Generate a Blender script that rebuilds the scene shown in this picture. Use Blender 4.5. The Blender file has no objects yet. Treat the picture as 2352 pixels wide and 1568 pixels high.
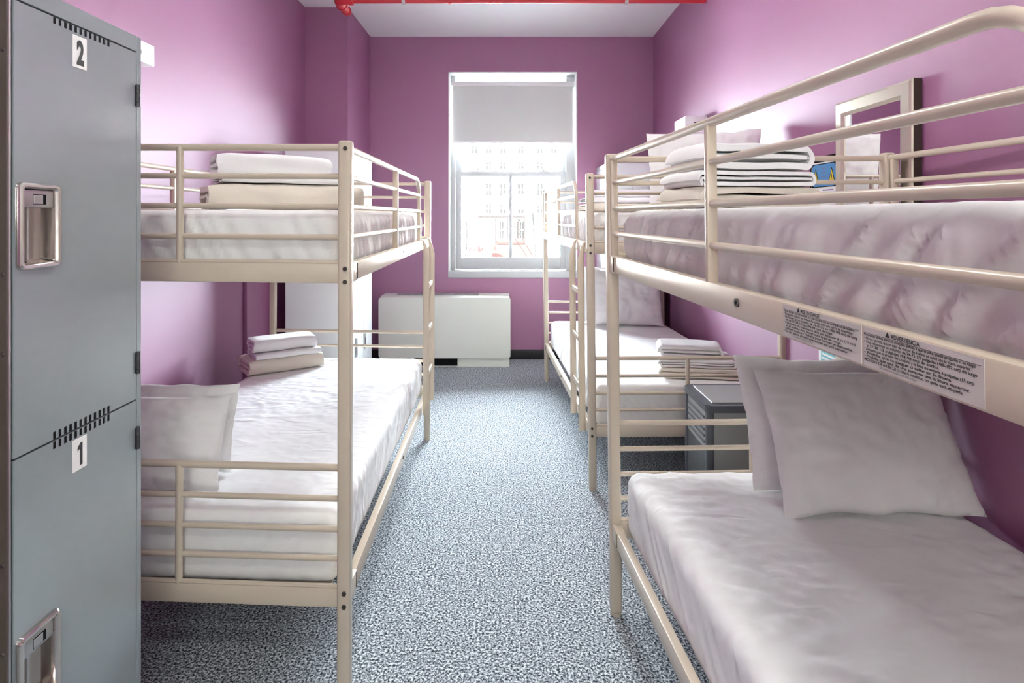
import bpy, bmesh, math, random
from mathutils import Vector, Matrix, noise

# ------------------------------------------------------------------ camera, sky, sun, exposure
S = bpy.context.scene
C = S.collection
EYE = 1.405
F = 1380.0                       # focal length in pixels of the 2352 px wide frame
cam_d = bpy.data.cameras.new('camera')
cam_d.sensor_width = 36.0
cam_d.lens = F / 2352 * 36
cam_d.shift_x = 9 / 2352
cam_d.shift_y = -289 / 2352
cam_d.clip_start = 0.02
cam = bpy.data.objects.new('camera', cam_d)
cam.location = (0, 0, EYE)
cam.rotation_euler = (math.pi / 2, 0, 0)
C.objects.link(cam)
S.camera = cam

SKY = 128.0
world = bpy.data.worlds.new('sky')
S.world = world
world.use_nodes = True
bg = world.node_tree.nodes['Background']
bg.inputs['Color'].default_value = (0.84, 0.93, 1.0, 1)
bg.inputs['Strength'].default_value = SKY

sun_d = bpy.data.lights.new('sun', 'SUN')
sun_d.energy = 285.0
sun_d.angle = 0.01
sun_d.color = (1.0, 0.96, 0.9)
sun = bpy.data.objects.new('sun', sun_d)
sun.location = (-3, -4, 9)
sun.rotation_euler = Vector((0.35, 0.8, -0.5)).to_track_quat('-Z', 'Y').to_euler()
C.objects.link(sun)

port_d = bpy.data.lights.new('window_portal', 'AREA')
port_d.shape = 'RECTANGLE'
port_d.size, port_d.size_y = 1.22, 1.30
port_d.cycles.is_portal = True
port = bpy.data.objects.new('window_portal', port_d)
port.location = (0.045, 6.16, 1.50)
port.rotation_euler = Vector((0, -1, 0)).to_track_quat('-Z', 'Y').to_euler()
C.objects.link(port)

FILL_W = (22.0, 22.0, 24.0)        # watts of the added fill lamps: two ceiling, one wall
FILL_COL = (0.97, 1.0, 0.93)

vs = S.view_settings
vs.view_transform = 'Standard'
vs.look = 'None'
vs.exposure = 0.0
vs.gamma = 1.0
vs.use_curve_mapping = False
S.cycles.use_denoising = True
S.cycles.max_bounces = 10
S.cycles.diffuse_bounces = 6
S.cycles.glossy_bounces = 4
S.cycles.transparent_max_bounces = 12
S.cycles.caustics_reflective = False
S.cycles.caustics_refractive = False
S.cycles.sample_clamp_indirect = 120.0

R = random.Random(7)

# ------------------------------------------------------------------ materials
def mat(name, col, rough=0.5, metal=0.0, spec=0.5, bump=None, var=None, coat=0.0, sheen=0.0, ior=1.5):
    """bump=(scale, strength, distance); var=(scale, second colour, contrast lo, hi)"""
    m = bpy.data.materials.new(name)
    m.use_nodes = True
    nt = m.node_tree
    b = nt.nodes['Principled BSDF']
    b.inputs['Base Color'].default_value = (*col, 1)
    b.inputs['Roughness'].default_value = rough
    b.inputs['Metallic'].default_value = metal
    b.inputs['Specular IOR Level'].default_value = spec
    b.inputs['IOR'].default_value = ior
    b.inputs['Coat Weight'].default_value = coat
    b.inputs['Sheen Weight'].default_value = sheen
    tc = nt.nodes.new('ShaderNodeTexCoord')
    if var:
        n = nt.nodes.new('ShaderNodeTexNoise')
        n.inputs['Scale'].default_value = var[0]
        n.inputs['Detail'].default_value = 3
        nt.links.new(tc.outputs['Object'], n.inputs['Vector'])
        r = nt.nodes.new('ShaderNodeValToRGB')
        r.color_ramp.elements[0].position = var[2]
        r.color_ramp.elements[1].position = var[3]
        r.color_ramp.elements[0].color = (*col, 1)
        r.color_ramp.elements[1].color = (*var[1], 1)
        nt.links.new(n.outputs['Fac'], r.inputs['Fac'])
        nt.links.new(r.outputs['Color'], b.inputs['Base Color'])
    if bump:
        n = nt.nodes.new('ShaderNodeTexNoise')
        n.inputs['Scale'].default_value = bump[0]
        n.inputs['Detail'].default_value = 4
        nt.links.new(tc.outputs['Object'], n.inputs['Vector'])
        bp = nt.nodes.new('ShaderNodeBump')
        bp.inputs['Strength'].default_value = bump[1]
        bp.inputs['Distance'].default_value = bump[2]
        nt.links.new(n.outputs['Fac'], bp.inputs['Height'])
        nt.links.new(bp.outputs['Normal'], b.inputs['Normal'])
    return m

M = {}
M['purple'] = mat('purple eggshell wall paint', (0.285, 0.065, 0.197), 0.60, spec=0.9, ior=1.9, bump=(170, 0.12, 0.002))
M['ceiling'] = mat('white ceiling paint', (0.86, 0.87, 0.88), 0.8, bump=(120, 0.05, 0.002))
M['white_trim'] = mat('white gloss trim paint', (0.86, 0.86, 0.86), 0.35)
M['white_wall'] = mat('white bounce wall paint', (0.82, 0.83, 0.82), 0.6)  # unseen end walls made white to bounce light onto the lower beds
M['sash'] = mat('shade greyed sash paint', (0.50, 0.51, 0.53), 0.4)  # backlit shade of the white window trim put into the colour
M['base'] = mat('black vinyl skirting', (0.018, 0.016, 0.018), 0.45)
M['cream'] = mat('cream powder coated steel', (0.61, 0.52, 0.415), 0.28, bump=(60, 0.03, 0.001))
M['sheet'] = mat('white cotton sheet', (0.84, 0.835, 0.84), 0.85, spec=0.2, bump=(420, 0.12, 0.0008), sheen=0.1)
M['pillow'] = mat('white cotton pillowcase', (0.82, 0.81, 0.805), 0.85, spec=0.2, bump=(380, 0.12, 0.0008), sheen=0.1)
M['towel'] = mat('white terry cotton', (0.86, 0.85, 0.85), 0.95, spec=0.1, bump=(520, 0.5, 0.002), sheen=0.3)
M['blanket'] = mat('cream fleece', (0.72, 0.66, 0.57), 0.95, spec=0.1, bump=(330, 0.35, 0.002), sheen=0.3)
M['locker'] = mat('blue grey locker enamel', (0.275, 0.31, 0.335), 0.24, spec=0.8, ior=1.8, bump=(35, 0.04, 0.002))
M['locker_side_shaded'] = mat('shade darkened locker enamel', (0.075, 0.062, 0.048), 0.5)  # shade on the side away from the window, painted into the colour
M['white_locker'] = mat('pale grey locker enamel', (0.76, 0.79, 0.81), 0.3, bump=(30, 0.03, 0.002))
M['dark'] = mat('black slot', (0.008, 0.008, 0.009), 0.8, spec=0.1)
M['hinge'] = mat('dark grey steel', (0.09, 0.09, 0.10), 0.4, metal=0.6)
M['chrome'] = mat('scuffed chrome', (0.64, 0.59, 0.56), 0.14, metal=1.0, bump=(25, 0.10, 0.003))
M['steel'] = mat('brushed steel', (0.56, 0.55, 0.54), 0.35, metal=1.0)
M['bolt'] = mat('dark bolt steel', (0.10, 0.09, 0.085), 0.35, metal=0.7)
M['paper'] = mat('white paper', (0.82, 0.80, 0.80), 0.6)
M['ink'] = mat('black ink', (0.015, 0.013, 0.016), 0.6)
M['grey_ink'] = mat('worn grey ink', (0.10, 0.095, 0.10), 0.6)
M['label_film'] = mat('yellowed label film', (0.60, 0.555, 0.52), 0.4)
M['unit'] = mat('off white fan coil enamel', (0.74, 0.74, 0.69), 0.4)
M['grille'] = mat('grey grille', (0.33, 0.34, 0.33), 0.5)
M['red_pipe'] = mat('red sprinkler paint', (0.55, 0.035, 0.045), 0.3)
M['plastic'] = mat('white plastic', (0.80, 0.80, 0.80), 0.4)
M['mirror'] = mat('mirror glass', (0.92, 0.92, 0.93), 0.02, metal=1.0)
M['frame'] = mat('champagne metal frame', (0.66, 0.60, 0.50), 0.3, metal=0.75)
M['frame_edge'] = mat('dark brown frame edge', (0.045, 0.03, 0.022), 0.5)
M['cab_frame'] = mat('charcoal frame plastic', (0.075, 0.080, 0.095), 0.45)
M['louvre'] = mat('matt grey louvre', (0.10, 0.10, 0.11), 0.8, spec=0.2)
M['cab_panel'] = mat('grey metal cabinet panel', (0.30, 0.30, 0.295), 0.5, metal=0.2, bump=(14, 0.05, 0.002))
M['sign_blue'] = mat('blue sign print', (0.075, 0.27, 0.56), 0.45)
M['yellow'] = mat('yellow sign print', (0.75, 0.55, 0.03), 0.45)
M['red_ink'] = mat('red sign print', (0.55, 0.05, 0.06), 0.45)
M['teal'] = mat('teal poster print', (0.16, 0.50, 0.55), 0.45)
M['purple_ink'] = mat('violet grey ink', (0.22, 0.18, 0.33), 0.5)
M['latch'] = mat('grey sash lock metal', (0.30, 0.29, 0.27), 0.4, metal=0.5)

def crumple(m, scale, strength, dist):
    nt = m.node_tree
    b = nt.nodes['Principled BSDF']
    old = b.inputs['Normal'].links[0].from_node
    tc = nt.nodes.new('ShaderNodeTexCoord')
    mp = nt.nodes.new('ShaderNodeMapping')
    mp.inputs['Scale'].default_value = (1.0, 1.7, 1.0)
    mp.inputs['Rotation'].default_value = (0.2, 0.1, 0.5)
    n = nt.nodes.new('ShaderNodeTexNoise')
    n.noise_type = 'RIDGED_MULTIFRACTAL'
    n.inputs['Scale'].default_value = scale
    n.inputs['Detail'].default_value = 5
    n.inputs['Distortion'].default_value = 0.6
    nt.links.new(tc.outputs['Object'], mp.inputs['Vector'])
    nt.links.new(mp.outputs['Vector'], n.inputs['Vector'])
    bp = nt.nodes.new('ShaderNodeBump')
    bp.inputs['Strength'].default_value = strength
    bp.inputs['Distance'].default_value = dist
    nt.links.new(n.outputs['Fac'], bp.inputs['Height'])
    nt.links.new(old.outputs['Normal'], bp.inputs['Normal'])
    nt.links.new(bp.outputs['Normal'], b.inputs['Normal'])
crumple(M['sheet'], 10, 0.6, 0.008)
crumple(M['pillow'], 8, 0.55, 0.010)

def carpet_mat():
    m = bpy.data.materials.new('speckled blue grey loop carpet')
    m.use_nodes = True
    nt = m.node_tree
    b = nt.nodes['Principled BSDF']
    b.inputs['Roughness'].default_value = 0.95
    b.inputs['Specular IOR Level'].default_value = 0.1
    tc = nt.nodes.new('ShaderNodeTexCoord')
    n = nt.nodes.new('ShaderNodeTexNoise')
    n.inputs['Scale'].default_value = 125
    n.inputs['Detail'].default_value = 4
    n.inputs['Roughness'].default_value = 0.75
    nt.links.new(tc.outputs['Object'], n.inputs['Vector'])
    r = nt.nodes.new('ShaderNodeValToRGB')
    e = r.color_ramp.elements
    e[0].position, e[0].color = 0.41, (0.014, 0.018, 0.030, 1)
    e[1].position, e[1].color = 0.60, (0.82, 0.86, 0.89, 1)
    k = e.new(0.50)
    k.color = (0.255, 0.285, 0.32, 1)
    nt.links.new(n.outputs['Fac'], r.inputs['Fac'])
    nt.links.new(r.outputs['Color'], b.inputs['Base Color'])
    bp = nt.nodes.new('ShaderNodeBump')
    bp.inputs['Strength'].default_value = 0.6
    bp.inputs['Distance'].default_value = 0.004
    nt.links.new(n.outputs['Fac'], bp.inputs['Height'])
    nt.links.new(bp.outputs['Normal'], b.inputs['Normal'])
    return m
M['carpet'] = carpet_mat()

def mesh_panel_mat():
    """grey steel punched with a grid of small round holes"""
    m = mat('perforated steel', (0.20, 0.20, 0.21), 0.4, metal=0.4)
    nt = m.node_tree
    b = nt.nodes['Principled BSDF']
    tc = nt.nodes.new('ShaderNodeTexCoord')
    v = nt.nodes.new('ShaderNodeTexVoronoi')
    v.inputs['Scale'].default_value = 170
    v.inputs['Randomness'].default_value = 0.0
    nt.links.new(tc.outputs['Object'], v.inputs['Vector'])
    r = nt.nodes.new('ShaderNodeValToRGB')
    r.color_ramp.elements[0].position = 0.42
    r.color_ramp.elements[0].color = (0.02, 0.02, 0.022, 1)
    r.color_ramp.elements[1].position = 0.5
    r.color_ramp.elements[1].color = (0.26, 0.26, 0.27, 1)
    nt.links.new(v.outputs['Distance'], r.inputs['Fac'])
    nt.links.new(r.outputs['Color'], b.inputs['Base Color'])
    return m
M['perforated'] = mesh_panel_mat()

def glass_mat():
    m = bpy.data.materials.new('window glass')
    m.use_nodes = True
    nt = m.node_tree
    nt.nodes.clear()
    o = nt.nodes.new('ShaderNodeOutputMaterial')
    t = nt.nodes.new('ShaderNodeBsdfTransparent')
    t.inputs['Color'].default_value = (0.97, 0.985, 0.98, 1)
    g = nt.nodes.new('ShaderNodeBsdfGlossy')
    g.inputs['Roughness'].default_value = 0.02
    f = nt.nodes.new('ShaderNodeFresnel')
    f.inputs['IOR'].default_value = 1.45
    x = nt.nodes.new('ShaderNodeMixShader')
    nt.links.new(f.outputs[0], x.inputs[0])
    nt.links.new(t.outputs[0], x.inputs[1])
    nt.links.new(g.outputs[0], x.inputs[2])
    nt.links.new(x.outputs[0], o.inputs[0])
    return m
M['glass'] = glass_mat()

def blind_mat():
    m = bpy.data.materials.new('white roller blind cloth')
    m.use_nodes = True
    nt = m.node_tree
    nt.nodes.clear()
    o = nt.nodes.new('ShaderNodeOutputMaterial')
    d = nt.nodes.new('ShaderNodeBsdfDiffuse')
    d.inputs['Color'].default_value = (0.66, 0.67, 0.655, 1)
    t = nt.nodes.new('ShaderNodeBsdfTranslucent')
    t.inputs['Color'].default_value = (0.8, 0.8, 0.79, 1)
    x = nt.nodes.new('ShaderNodeMixShader')
    x.inputs[0].default_value = 0.028
    nt.links.new(d.outputs[0], x.inputs[1])
    nt.links.new(t.outputs[0], x.inputs[2])
    nt.links.new(x.outputs[0], o.inputs[0])
    return m
M['blind'] = blind_mat()

def fill_lamp_mat():
    m = mat('lit fill lamp diffuser', (0.9, 0.88, 0.85), 0.5)
    b = m.node_tree.nodes['Principled BSDF']
    b.inputs['Emission Color'].default_value = (*FILL_COL, 1)
    b.inputs['Emission Strength'].default_value = 3.0  # glow of the added fill lamps
    return m
M['lamp'] = fill_lamp_mat()

# ------------------------------------------------------------------ mesh helpers
def obj(name, bm, m, parent=None, sharp=35, smooth=True):
    me = bpy.data.meshes.new(name)
    bmesh.ops.recalc_face_normals(bm, faces=bm.faces)
    bm.to_mesh(me)
    bm.free()
    me.materials.append(M[m] if isinstance(m, str) else m)
    if smooth:
        me.shade_smooth()
        me.set_sharp_from_angle(angle=math.radians(sharp))
    o = bpy.data.objects.new(name, me)
    C.objects.link(o)
    if parent is not None:
        o.parent = parent
    return o

def root(name, label, cat, loc=(0, 0, 0), group=None, rz=0.0):
    o = bpy.data.objects.new(name, None)
    o.empty_display_size = 0.1
    C.objects.link(o)
    o.location = loc
    o.rotation_euler = (0, 0, rz)
    return tag(o, label, cat, group)

def tag(o, label, cat, group=None):
    o['label'] = label
    o['category'] = cat
    if group:
        o['group'] = group
    return o

def struct(o):
    o['kind'] = 'structure'
    return o

def box(bm, lo, hi, bev=0.0, seg=2, T=None):
    b = bmesh.new()
    bmesh.ops.create_cube(b, size=1.0)
    c = [(lo[i] + hi[i]) / 2 for i in range(3)]
    s = [abs(hi[i] - lo[i]) for i in range(3)]
    for v in b.verts:
        v.co = Vector((c[i] + v.co[i] * s[i] for i in range(3)))
    if bev > 0:
        bmesh.ops.bevel(b, geom=b.edges[:], offset=min(bev, min(s) * 0.49), segments=seg, profile=0.5, affect='EDGES')
    merge(bm, b, T)

def merge(bm, b, T=None):
    vm = {}
    for v in b.verts:
        co = T(v.co) if T else v.co
        vm[v] = bm.verts.new(co)
    for f in b.faces:
        try:
            bm.faces.new([vm[v] for v in f.verts])
        except ValueError:
            pass
    b.free()

def tube(bm, pts, r, seg=12, T=None, flat=None):
    """round tube along a list of points; flat=(rx, ry) makes it oval"""
    pts = [Vector(p) for p in pts]
    n = len(pts)
    rings = []
    up = None
    for i, p in enumerate(pts):
        d = (pts[min(i + 1, n - 1)] - pts[max(i - 1, 0)]).normalized()
        if up is None:
            up = Vector((0, 0, 1)) if abs(d.z) < 0.9 else Vector((0, 1, 0))
        a = d.cross(up).normalized()
        up = a.cross(d).normalized()
        rx, ry = (flat[i] if isinstance(flat, list) else flat) if flat else (r, r)
        ring = []
        for k in range(seg):
            t = 2 * math.pi * k / seg
            co = p + a * (math.cos(t) * rx) + up * (math.sin(t) * ry)
            ring.append(bm.verts.new(T(co) if T else co))
        rings.append(ring)
    for i in range(n - 1):
        for k in range(seg):
            bm.faces.new((rings[i][k], rings[i][(k + 1) % seg], rings[i + 1][(k + 1) % seg], rings[i + 1][k]))
    bm.faces.new(rings[0][::-1])
    bm.faces.new(rings[-1])

def disc(bm, c, axis, r, h, seg=20, r2=None):
    """short cylinder / cone from c along axis"""
    c, axis = Vector(c), Vector(axis).normalized()
    a = axis.orthogonal().normalized()
    b2 = axis.cross(a)
    r2 = r if r2 is None else r2
    A = [bm.verts.new(c + a * math.cos(2 * math.pi * k / seg) * r + b2 * math.sin(2 * math.pi * k / seg) * r) for k in range(seg)]
    B = [bm.verts.new(c + axis * h + a * math.cos(2 * math.pi * k / seg) * r2 + b2 * math.sin(2 * math.pi * k / seg) * r2) for k in range(seg)]
    for k in range(seg):
        bm.faces.new((A[k], A[(k + 1) % seg], B[(k + 1) % seg], B[k]))
    bm.faces.new(A[::-1])
    bm.faces.new(B)

def ringplate(bm, c, axis, r0, r1, h, seg=24):
    c, axis = Vector(c), Vector(axis).normalized()
    a = axis.orthogonal().normalized()
    b2 = axis.cross(a)
    def ring(r, z):
        return [bm.verts.new(c + axis * z + (a * math.cos(2 * math.pi * k / seg) + b2 * math.sin(2 * math.pi * k / seg)) * r) for k in range(seg)]
    r_ = [ring(r0, 0), ring(r1, 0), ring(r1, h), ring(r0, h)]
    for i in range(4):
        A, B = r_[i], r_[(i + 1) % 4]
        for k in range(seg):
            bm.faces.new((A[k], A[(k + 1) % seg], B[(k + 1) % seg], B[k]))

def prism(bm, pts2, origin, ax, ay, n, h):
    """extrude a 2D outline: origin + x*ax + y*ay, thickness h along n"""
    o, ax, ay, n = Vector(origin), Vector(ax), Vector(ay), Vector(n)
    A = [bm.verts.new(o + ax * x + ay * y) for x, y in pts2]
    B = [bm.verts.new(o + ax * x + ay * y + n * h) for x, y in pts2]
    k = len(A)
    for i in range(k):
        bm.faces.new((A[i], A[(i + 1) % k], B[(i + 1) % k], B[i]))
    bm.faces.new(A[::-1])
    bm.faces.new(B)

def rrect(w, h, r, n=5, cx=0.0, cy=0.0):
    out = []
    for sx, sy, a0 in ((1, 1, 0), (-1, 1, 90), (-1, -1, 180), (1, -1, 270)):
        for k in range(n + 1):
            a = math.radians(a0 + 90 * k / n)
            out.append((cx + sx * (w / 2 - r) + r * math.cos(a), cy + sy * (h / 2 - r) + r * math.sin(a)))
    return out

def text(bm, s, size, origin, ax, ay, n, condense=1.0, offset=0.0, lift=0.0004, align='LEFT', fit=None):
    cu = bpy.data.curves.new('t', 'FONT')
    cu.body = s
    cu.size = size
    cu.offset = offset
    cu.align_x = align
    cu.resolution_u = 3
    o = bpy.data.objects.new('t', cu)
    C.objects.link(o)
    dg = bpy.context.evaluated_depsgraph_get()
    me = o.evaluated_get(dg).to_mesh()
    if fit:
        condense = fit / max(1e-6, max(v.co.x for v in me.vertices))
    og, ax, ay, n = Vector(origin), Vector(ax), Vector(ay), Vector(n)
    vs_ = [bm.verts.new(og + ax * (v.co.x * condense) + ay * v.co.y + n * lift) for v in me.vertices]
    for p in me.polygons:
        try:
            bm.faces.new([vs_[i] for i in p.vertices])
        except ValueError:
            pass
    o.evaluated_get(dg).to_mesh_clear()
    C.objects.unlink(o)
    bpy.data.objects.remove(o)
    bpy.data.curves.remove(cu)

def fbm(p, octs=4):
    a, s, t = 1.0, 0.0, 0.0
    for _ in range(octs):
        s += a * noise.noise(p)
        t += a
        p = p * 2.03 + Vector((3.1, 1.7, 5.3))
        a *= 0.5
    return s / t

def rounded_box(half, r, cell, disp=None):
    """rounded box surface of square cells, displaced along its normal by disp(p, n)"""
    bm = bmesh.new()
    cnt = [max(2, int(round(2 * h / cell))) for h in half]
    cache = {}
    def V(i, j, k):
        key = (i, j, k)
        if key in cache:
            return cache[key]
        p = Vector((-half[0] + 2 * half[0] * i / cnt[0], -half[1] + 2 * half[1] * j / cnt[1], -half[2] + 2 * half[2] * k / cnt[2]))
        q = Vector((max(-half[a] + r, min(half[a] - r, p[a])) for a in range(3)))
        d = p - q
        n = d.normalized() if d.length > 1e-9 else Vector((0, 0, 1))
        pt = q + n * r
        if disp:
            pt = pt + n * disp(pt, n)
        cache[key] = bm.verts.new(pt)
        return cache[key]
    X, Y, Z = cnt
    for i in range(X):
        for j in range(Y):
            for k in (0, Z):
                bm.faces.new((V(i, j, k), V(i + 1, j, k), V(i + 1, j + 1, k), V(i, j + 1, k)))
    for i in range(X):
        for k in range(Z):
            for j in (0, Y):
                bm.faces.new((V(i, j, k), V(i + 1, j, k), V(i + 1, j, k + 1), V(i, j, k + 1)))
    for j in range(Y):
        for k in range(Z):
            for i in (0, X):
                bm.faces.new((V(i, j, k), V(i, j + 1, k), V(i, j + 1, k + 1), V(i, j, k + 1)))
    return bm

# ------------------------------------------------------------------ the room
XL, XR, YB, ZC = -1.707, 1.42, 5.88, 3.156
YN = -1.7                         # wall behind the camera
WX0, WX1, WZ0, WZ1 = -0.584, 0.677, 0.80, 2.811

b = bmesh.new(); box(b, (XL - 0.3, YN - 0.2, -0.12), (2.1, 6.13, 0.0)); struct(obj('floor', b, 'carpet'))
b = bmesh.new(); box(b, (XL - 0.3, YN - 0.2, ZC), (2.1, 6.13, ZC + 0.15)); struct(obj('ceiling', b, 'ceiling'))

b = bmesh.new()
box(b, (XL - 0.3, YB, 0), (WX0, YB + 0.25, ZC))
box(b, (WX1, YB, 0), (2.1, YB + 0.25, ZC))
box(b, (WX0, YB, 0), (WX1, YB + 0.25, WZ0))
box(b, (WX0, YB, WZ1), (WX1, YB + 0.25, ZC))
bmesh.ops.remove_doubles(b, verts=b.verts, dist=1e-5)
struct(obj('wall_back', b, 'purple', sharp=20))

b = bmesh.new()
box(b, (XL - 0.25, YN, 0), (XL, 5.05, ZC))
box(b, (XL - 0.25, 5.05, 0), (-1.348, YB, ZC))         # the pier in the corner
struct(obj('wall_left', b, 'purple', sharp=20))
b = bmesh.new()
box(b, (XR, 1.42, 0), (XR + 0.5, YB, ZC))
struct(obj('wall_right', b, 'purple', sharp=20))
b = bmesh.new(); box(b, (1.80, YN, 0), (1.80 + 0.25, 1.42, ZC)); struct(obj('wall_entrance', b, 'white_wall', sharp=20))
b = bmesh.new(); box(b, (XL - 0.25, YN - 0.2, 0), (2.05, YN, ZC)); struct(obj('wall_front', b, 'white_wall'))
b = bmesh.new(); box(b, (XL, 3.87, 0.0), (XL + 0.027, 5.05, 1.46), 0.004); struct(obj('trim_1', b, 'purple'))

b = bmesh.new(); box(b, (-1.348, YB - 0.008, 0), (XR, YB, 0.096), 0.003); struct(obj('baseboard_back', b, 'base'))
b = bmesh.new(); box(b, (XL, YN, 0), (XL + 0.008, 3.868, 0.096), 0.003); struct(obj('baseboard_left', b, 'base'))
b = bmesh.new(); box(b, (XR - 0.008, 1.42, 0), (XR, YB - 0.008, 0.096), 0.003); struct(obj('baseboard_right', b, 'base'))

# window -----------------------------------------------------------
win = bpy.data.objects.new('window_1', None)
win.location = (0.046, YB, WZ0)
C.objects.link(win)
struct(win)
def wobj(name, bm, m, parent=win, **k):
    for v in bm.verts:
        v.co -= win.location
    return obj(name, bm, m, parent, **k)
b = bmesh.new()
th = 0.012
box(b, (WX0, YB - 0.004, WZ0), (WX0 + th, YB + 0.24, WZ1))
box(b, (WX1 - th, YB - 0.004, WZ0), (WX1, YB + 0.24, WZ1))
box(b, (WX0, YB - 0.004, WZ1 - th), (WX1, YB + 0.24, WZ1))
wobj('window_jamb', b, 'white_trim')
b = bmesh.new()
box(b, (WX0 - 0.002, YB - 0.012, WZ0 - 0.002), (WX1 + 0.002, YB + 0.25, 0.862), 0.004)
wobj('window_sill', b, 'sash')
GX0, GX1 = -0.469, 0.522
ZM0, ZM1 = 1.802, 1.852
def sash(y0, y1, z0, z1, zb, zt, muntin):
    """frame between z0 and z1 with the glass from zb to zt"""
    b = bmesh.new()
    box(b, (GX0 - 0.056, y0, z0), (GX0, y1, z1), 0.004)
    box(b, (GX1, y0, z0), (GX1 + 0.056, y1, z1), 0.004)
    box(b, (GX0 - 0.01, y0 + 0.001, z0), (GX1 + 0.01, y1 - 0.001, zb), 0.004)
    box(b, (GX0 - 0.01, y0 + 0.001, zt), (GX1 + 0.01, y1 - 0.001, z1), 0.004)
    box(b, (0.010, y0 + 0.006, zb - 0.005), (0.040, y1 - 0.006, zt + 0.005), 0.004)
    return b
o = wobj('sash_frame', sash(6.030, 6.070, 0.866, ZM1, 0.985, ZM0, True), 'sash')
b = bmesh.new(); box(b, (GX0 - 0.004, 6.049, 0.981), (GX1 + 0.004, 6.053, ZM0 + 0.004)); wobj('window_pane', b, 'glass', smooth=False)
o = wobj('sash_frame', sash(6.072, 6.112, ZM0, 2.80, ZM1, 2.74, True), 'sash')
b = bmesh.new(); box(b, (GX0 - 0.004, 6.090, ZM1 - 0.004), (GX1 + 0.004, 6.094, 2.744)); wobj('window_pane', b, 'glass', smooth=False)
b = bmesh.new()
box(b, (WX0 + th, 6.000, 0.862), (GX0 - 0.058, 6.115, WZ1 - th), 0.003)
box(b, (GX1 + 0.058, 6.000, 0.862), (WX1 - th, 6.115, WZ1 - th), 0.003)
wobj('window_stop', b, 'sash')
for px in (1097, 1250):
    x = (px - 1167) * 6.04 / F
    b = bmesh.new()
    box(b, (x - 0.021, 6.036, ZM1), (x + 0.021, 6.064, ZM1 + 0.010), 0.003)
    tube(b, [(x - 0.012, 6.045, ZM1 + 0.016), (x + 0.018, 6.045, ZM1 + 0.020)], 0.007, 8)
    wobj('sash_lock', b, 'latch')

# roller blind
bl = root('roller_blind', 'white roller blind pulled half way down the sash window', 'blind', (0.046, 5.94, 2.70))
def at(bm, r):
    for v in bm.verts:
        v.co -= r.location
    return bm
b = bmesh.new(); box(b, (-0.560, 5.905, 2.682), (0.655, 5.985, 2.722), 0.006); obj('blind_cassette', at(b, bl), 'plastic', bl)
b = bmesh.new()
NX = 24
top = [b.verts.new((-0.545 + 1.185 * i / NX, 5.94 + 0.0015 * math.sin(i), 2.690)) for i in range(NX + 1)]
bot = [b.verts.new((-0.545 + 1.185 * i / NX, 5.94 + 0.0015 * math.sin(i * 1.3 + 1), 2.138)) for i in range(NX + 1)]
for i in range(NX):
    b.faces.new((top[i], top[i + 1], bot[i + 1], bot[i]))
g = bmesh.ops.extrude_face_region(b, geom=b.faces[:])
for v in [e for e in g['geom'] if isinstance(e, bmesh.types.BMVert)]:
    v.co.y += 0.0008
obj('blind_cloth', at(b, bl), 'blind', bl)
b = bmesh.new(); tube(b, [(-0.545, 5.94, 2.131), (0.640, 5.94, 2.131)], 0.0, 10, flat=(0.005, 0.011)); obj('bottom_bar', at(b, bl), 'plastic', bl)
b = bmesh.new()
for k in range(54):
    z = 2.69 - k * 0.0105
    bmesh.ops.create_icosphere(b, subdivisions=1, radius=0.0034, matrix=Matrix.Translation((0.648 + 0.002 * math.sin(k * 0.3), 5.925, z)))
tube(b, [(0.648, 5.925, 2.69), (0.649, 5.925, 2.12)], 0.0012, 6)
obj('bead_chain', at(b, bl), 'plastic', bl)

# fan coil unit under the window
fc = root('fan_coil_unit', 'off-white fan coil heater cabinet standing on the carpet under the window', 'heater', (-0.59, 5.72, 0))
fx0, fx1, fy0 = -1.20, 0.022, 5.575
b = bmesh.new()
prism(b, [(fy0 + 0.012, 0.0), (YB - 0.012, 0.0), (YB - 0.012, 0.652), (fy0 + 0.055, 0.652), (fy0 + 0.022, 0.643), (fy0 + 0.012, 0.625)],
      (fx0 + 0.010, 0, 0), (0, 1, 0), (0, 0, 1), (1, 0, 0), fx1 - fx0 - 0.020)
obj('casing', at(b, fc), 'unit', fc)
b = bmesh.new()
prism(b, rrect(fx1 - fx0, 0.56, 0.022, 5, (fx0 + fx1) / 2, 0.365), (0, fy0 - 0.012, 0), (1, 0, 0), (0, 0, 1), (0, 1, 0), 0.024)
bmesh.ops.bevel(b, geom=[e for e in b.edges if abs(e.verts[0].co.y - fy0 + 0.012) < 1e-5 and abs(e.verts[1].co.y - fy0 + 0.012) < 1e-5], offset=0.004, segments=2, affect='EDGES')
obj('front_panel', at(b, fc), 'unit', fc)
b = bmesh.new()
box(b, (fx0 + 0.13, fy0 + 0.001, 0.014), (fx0 + 0.73, fy0 + 0.014, 0.078))
obj('air_inlet', at(b, fc), 'dark', fc)['label'] = 'dark air slot at the bottom'
b = bmesh.new()
box(b, (fx0 + 0.14, fy0 + 0.09, 0.652), (fx1 - 0.30, fy0 + 0.24, 0.656), 0.001)
for k in range(26):
    x = fx0 + 0.16 + k * 0.0295
    box(b, (x, fy0 + 0.10, 0.655), (x + 0.006, fy0 + 0.23, 0.660))
obj('outlet_grille', at(b, fc), 'grille', fc)

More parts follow.
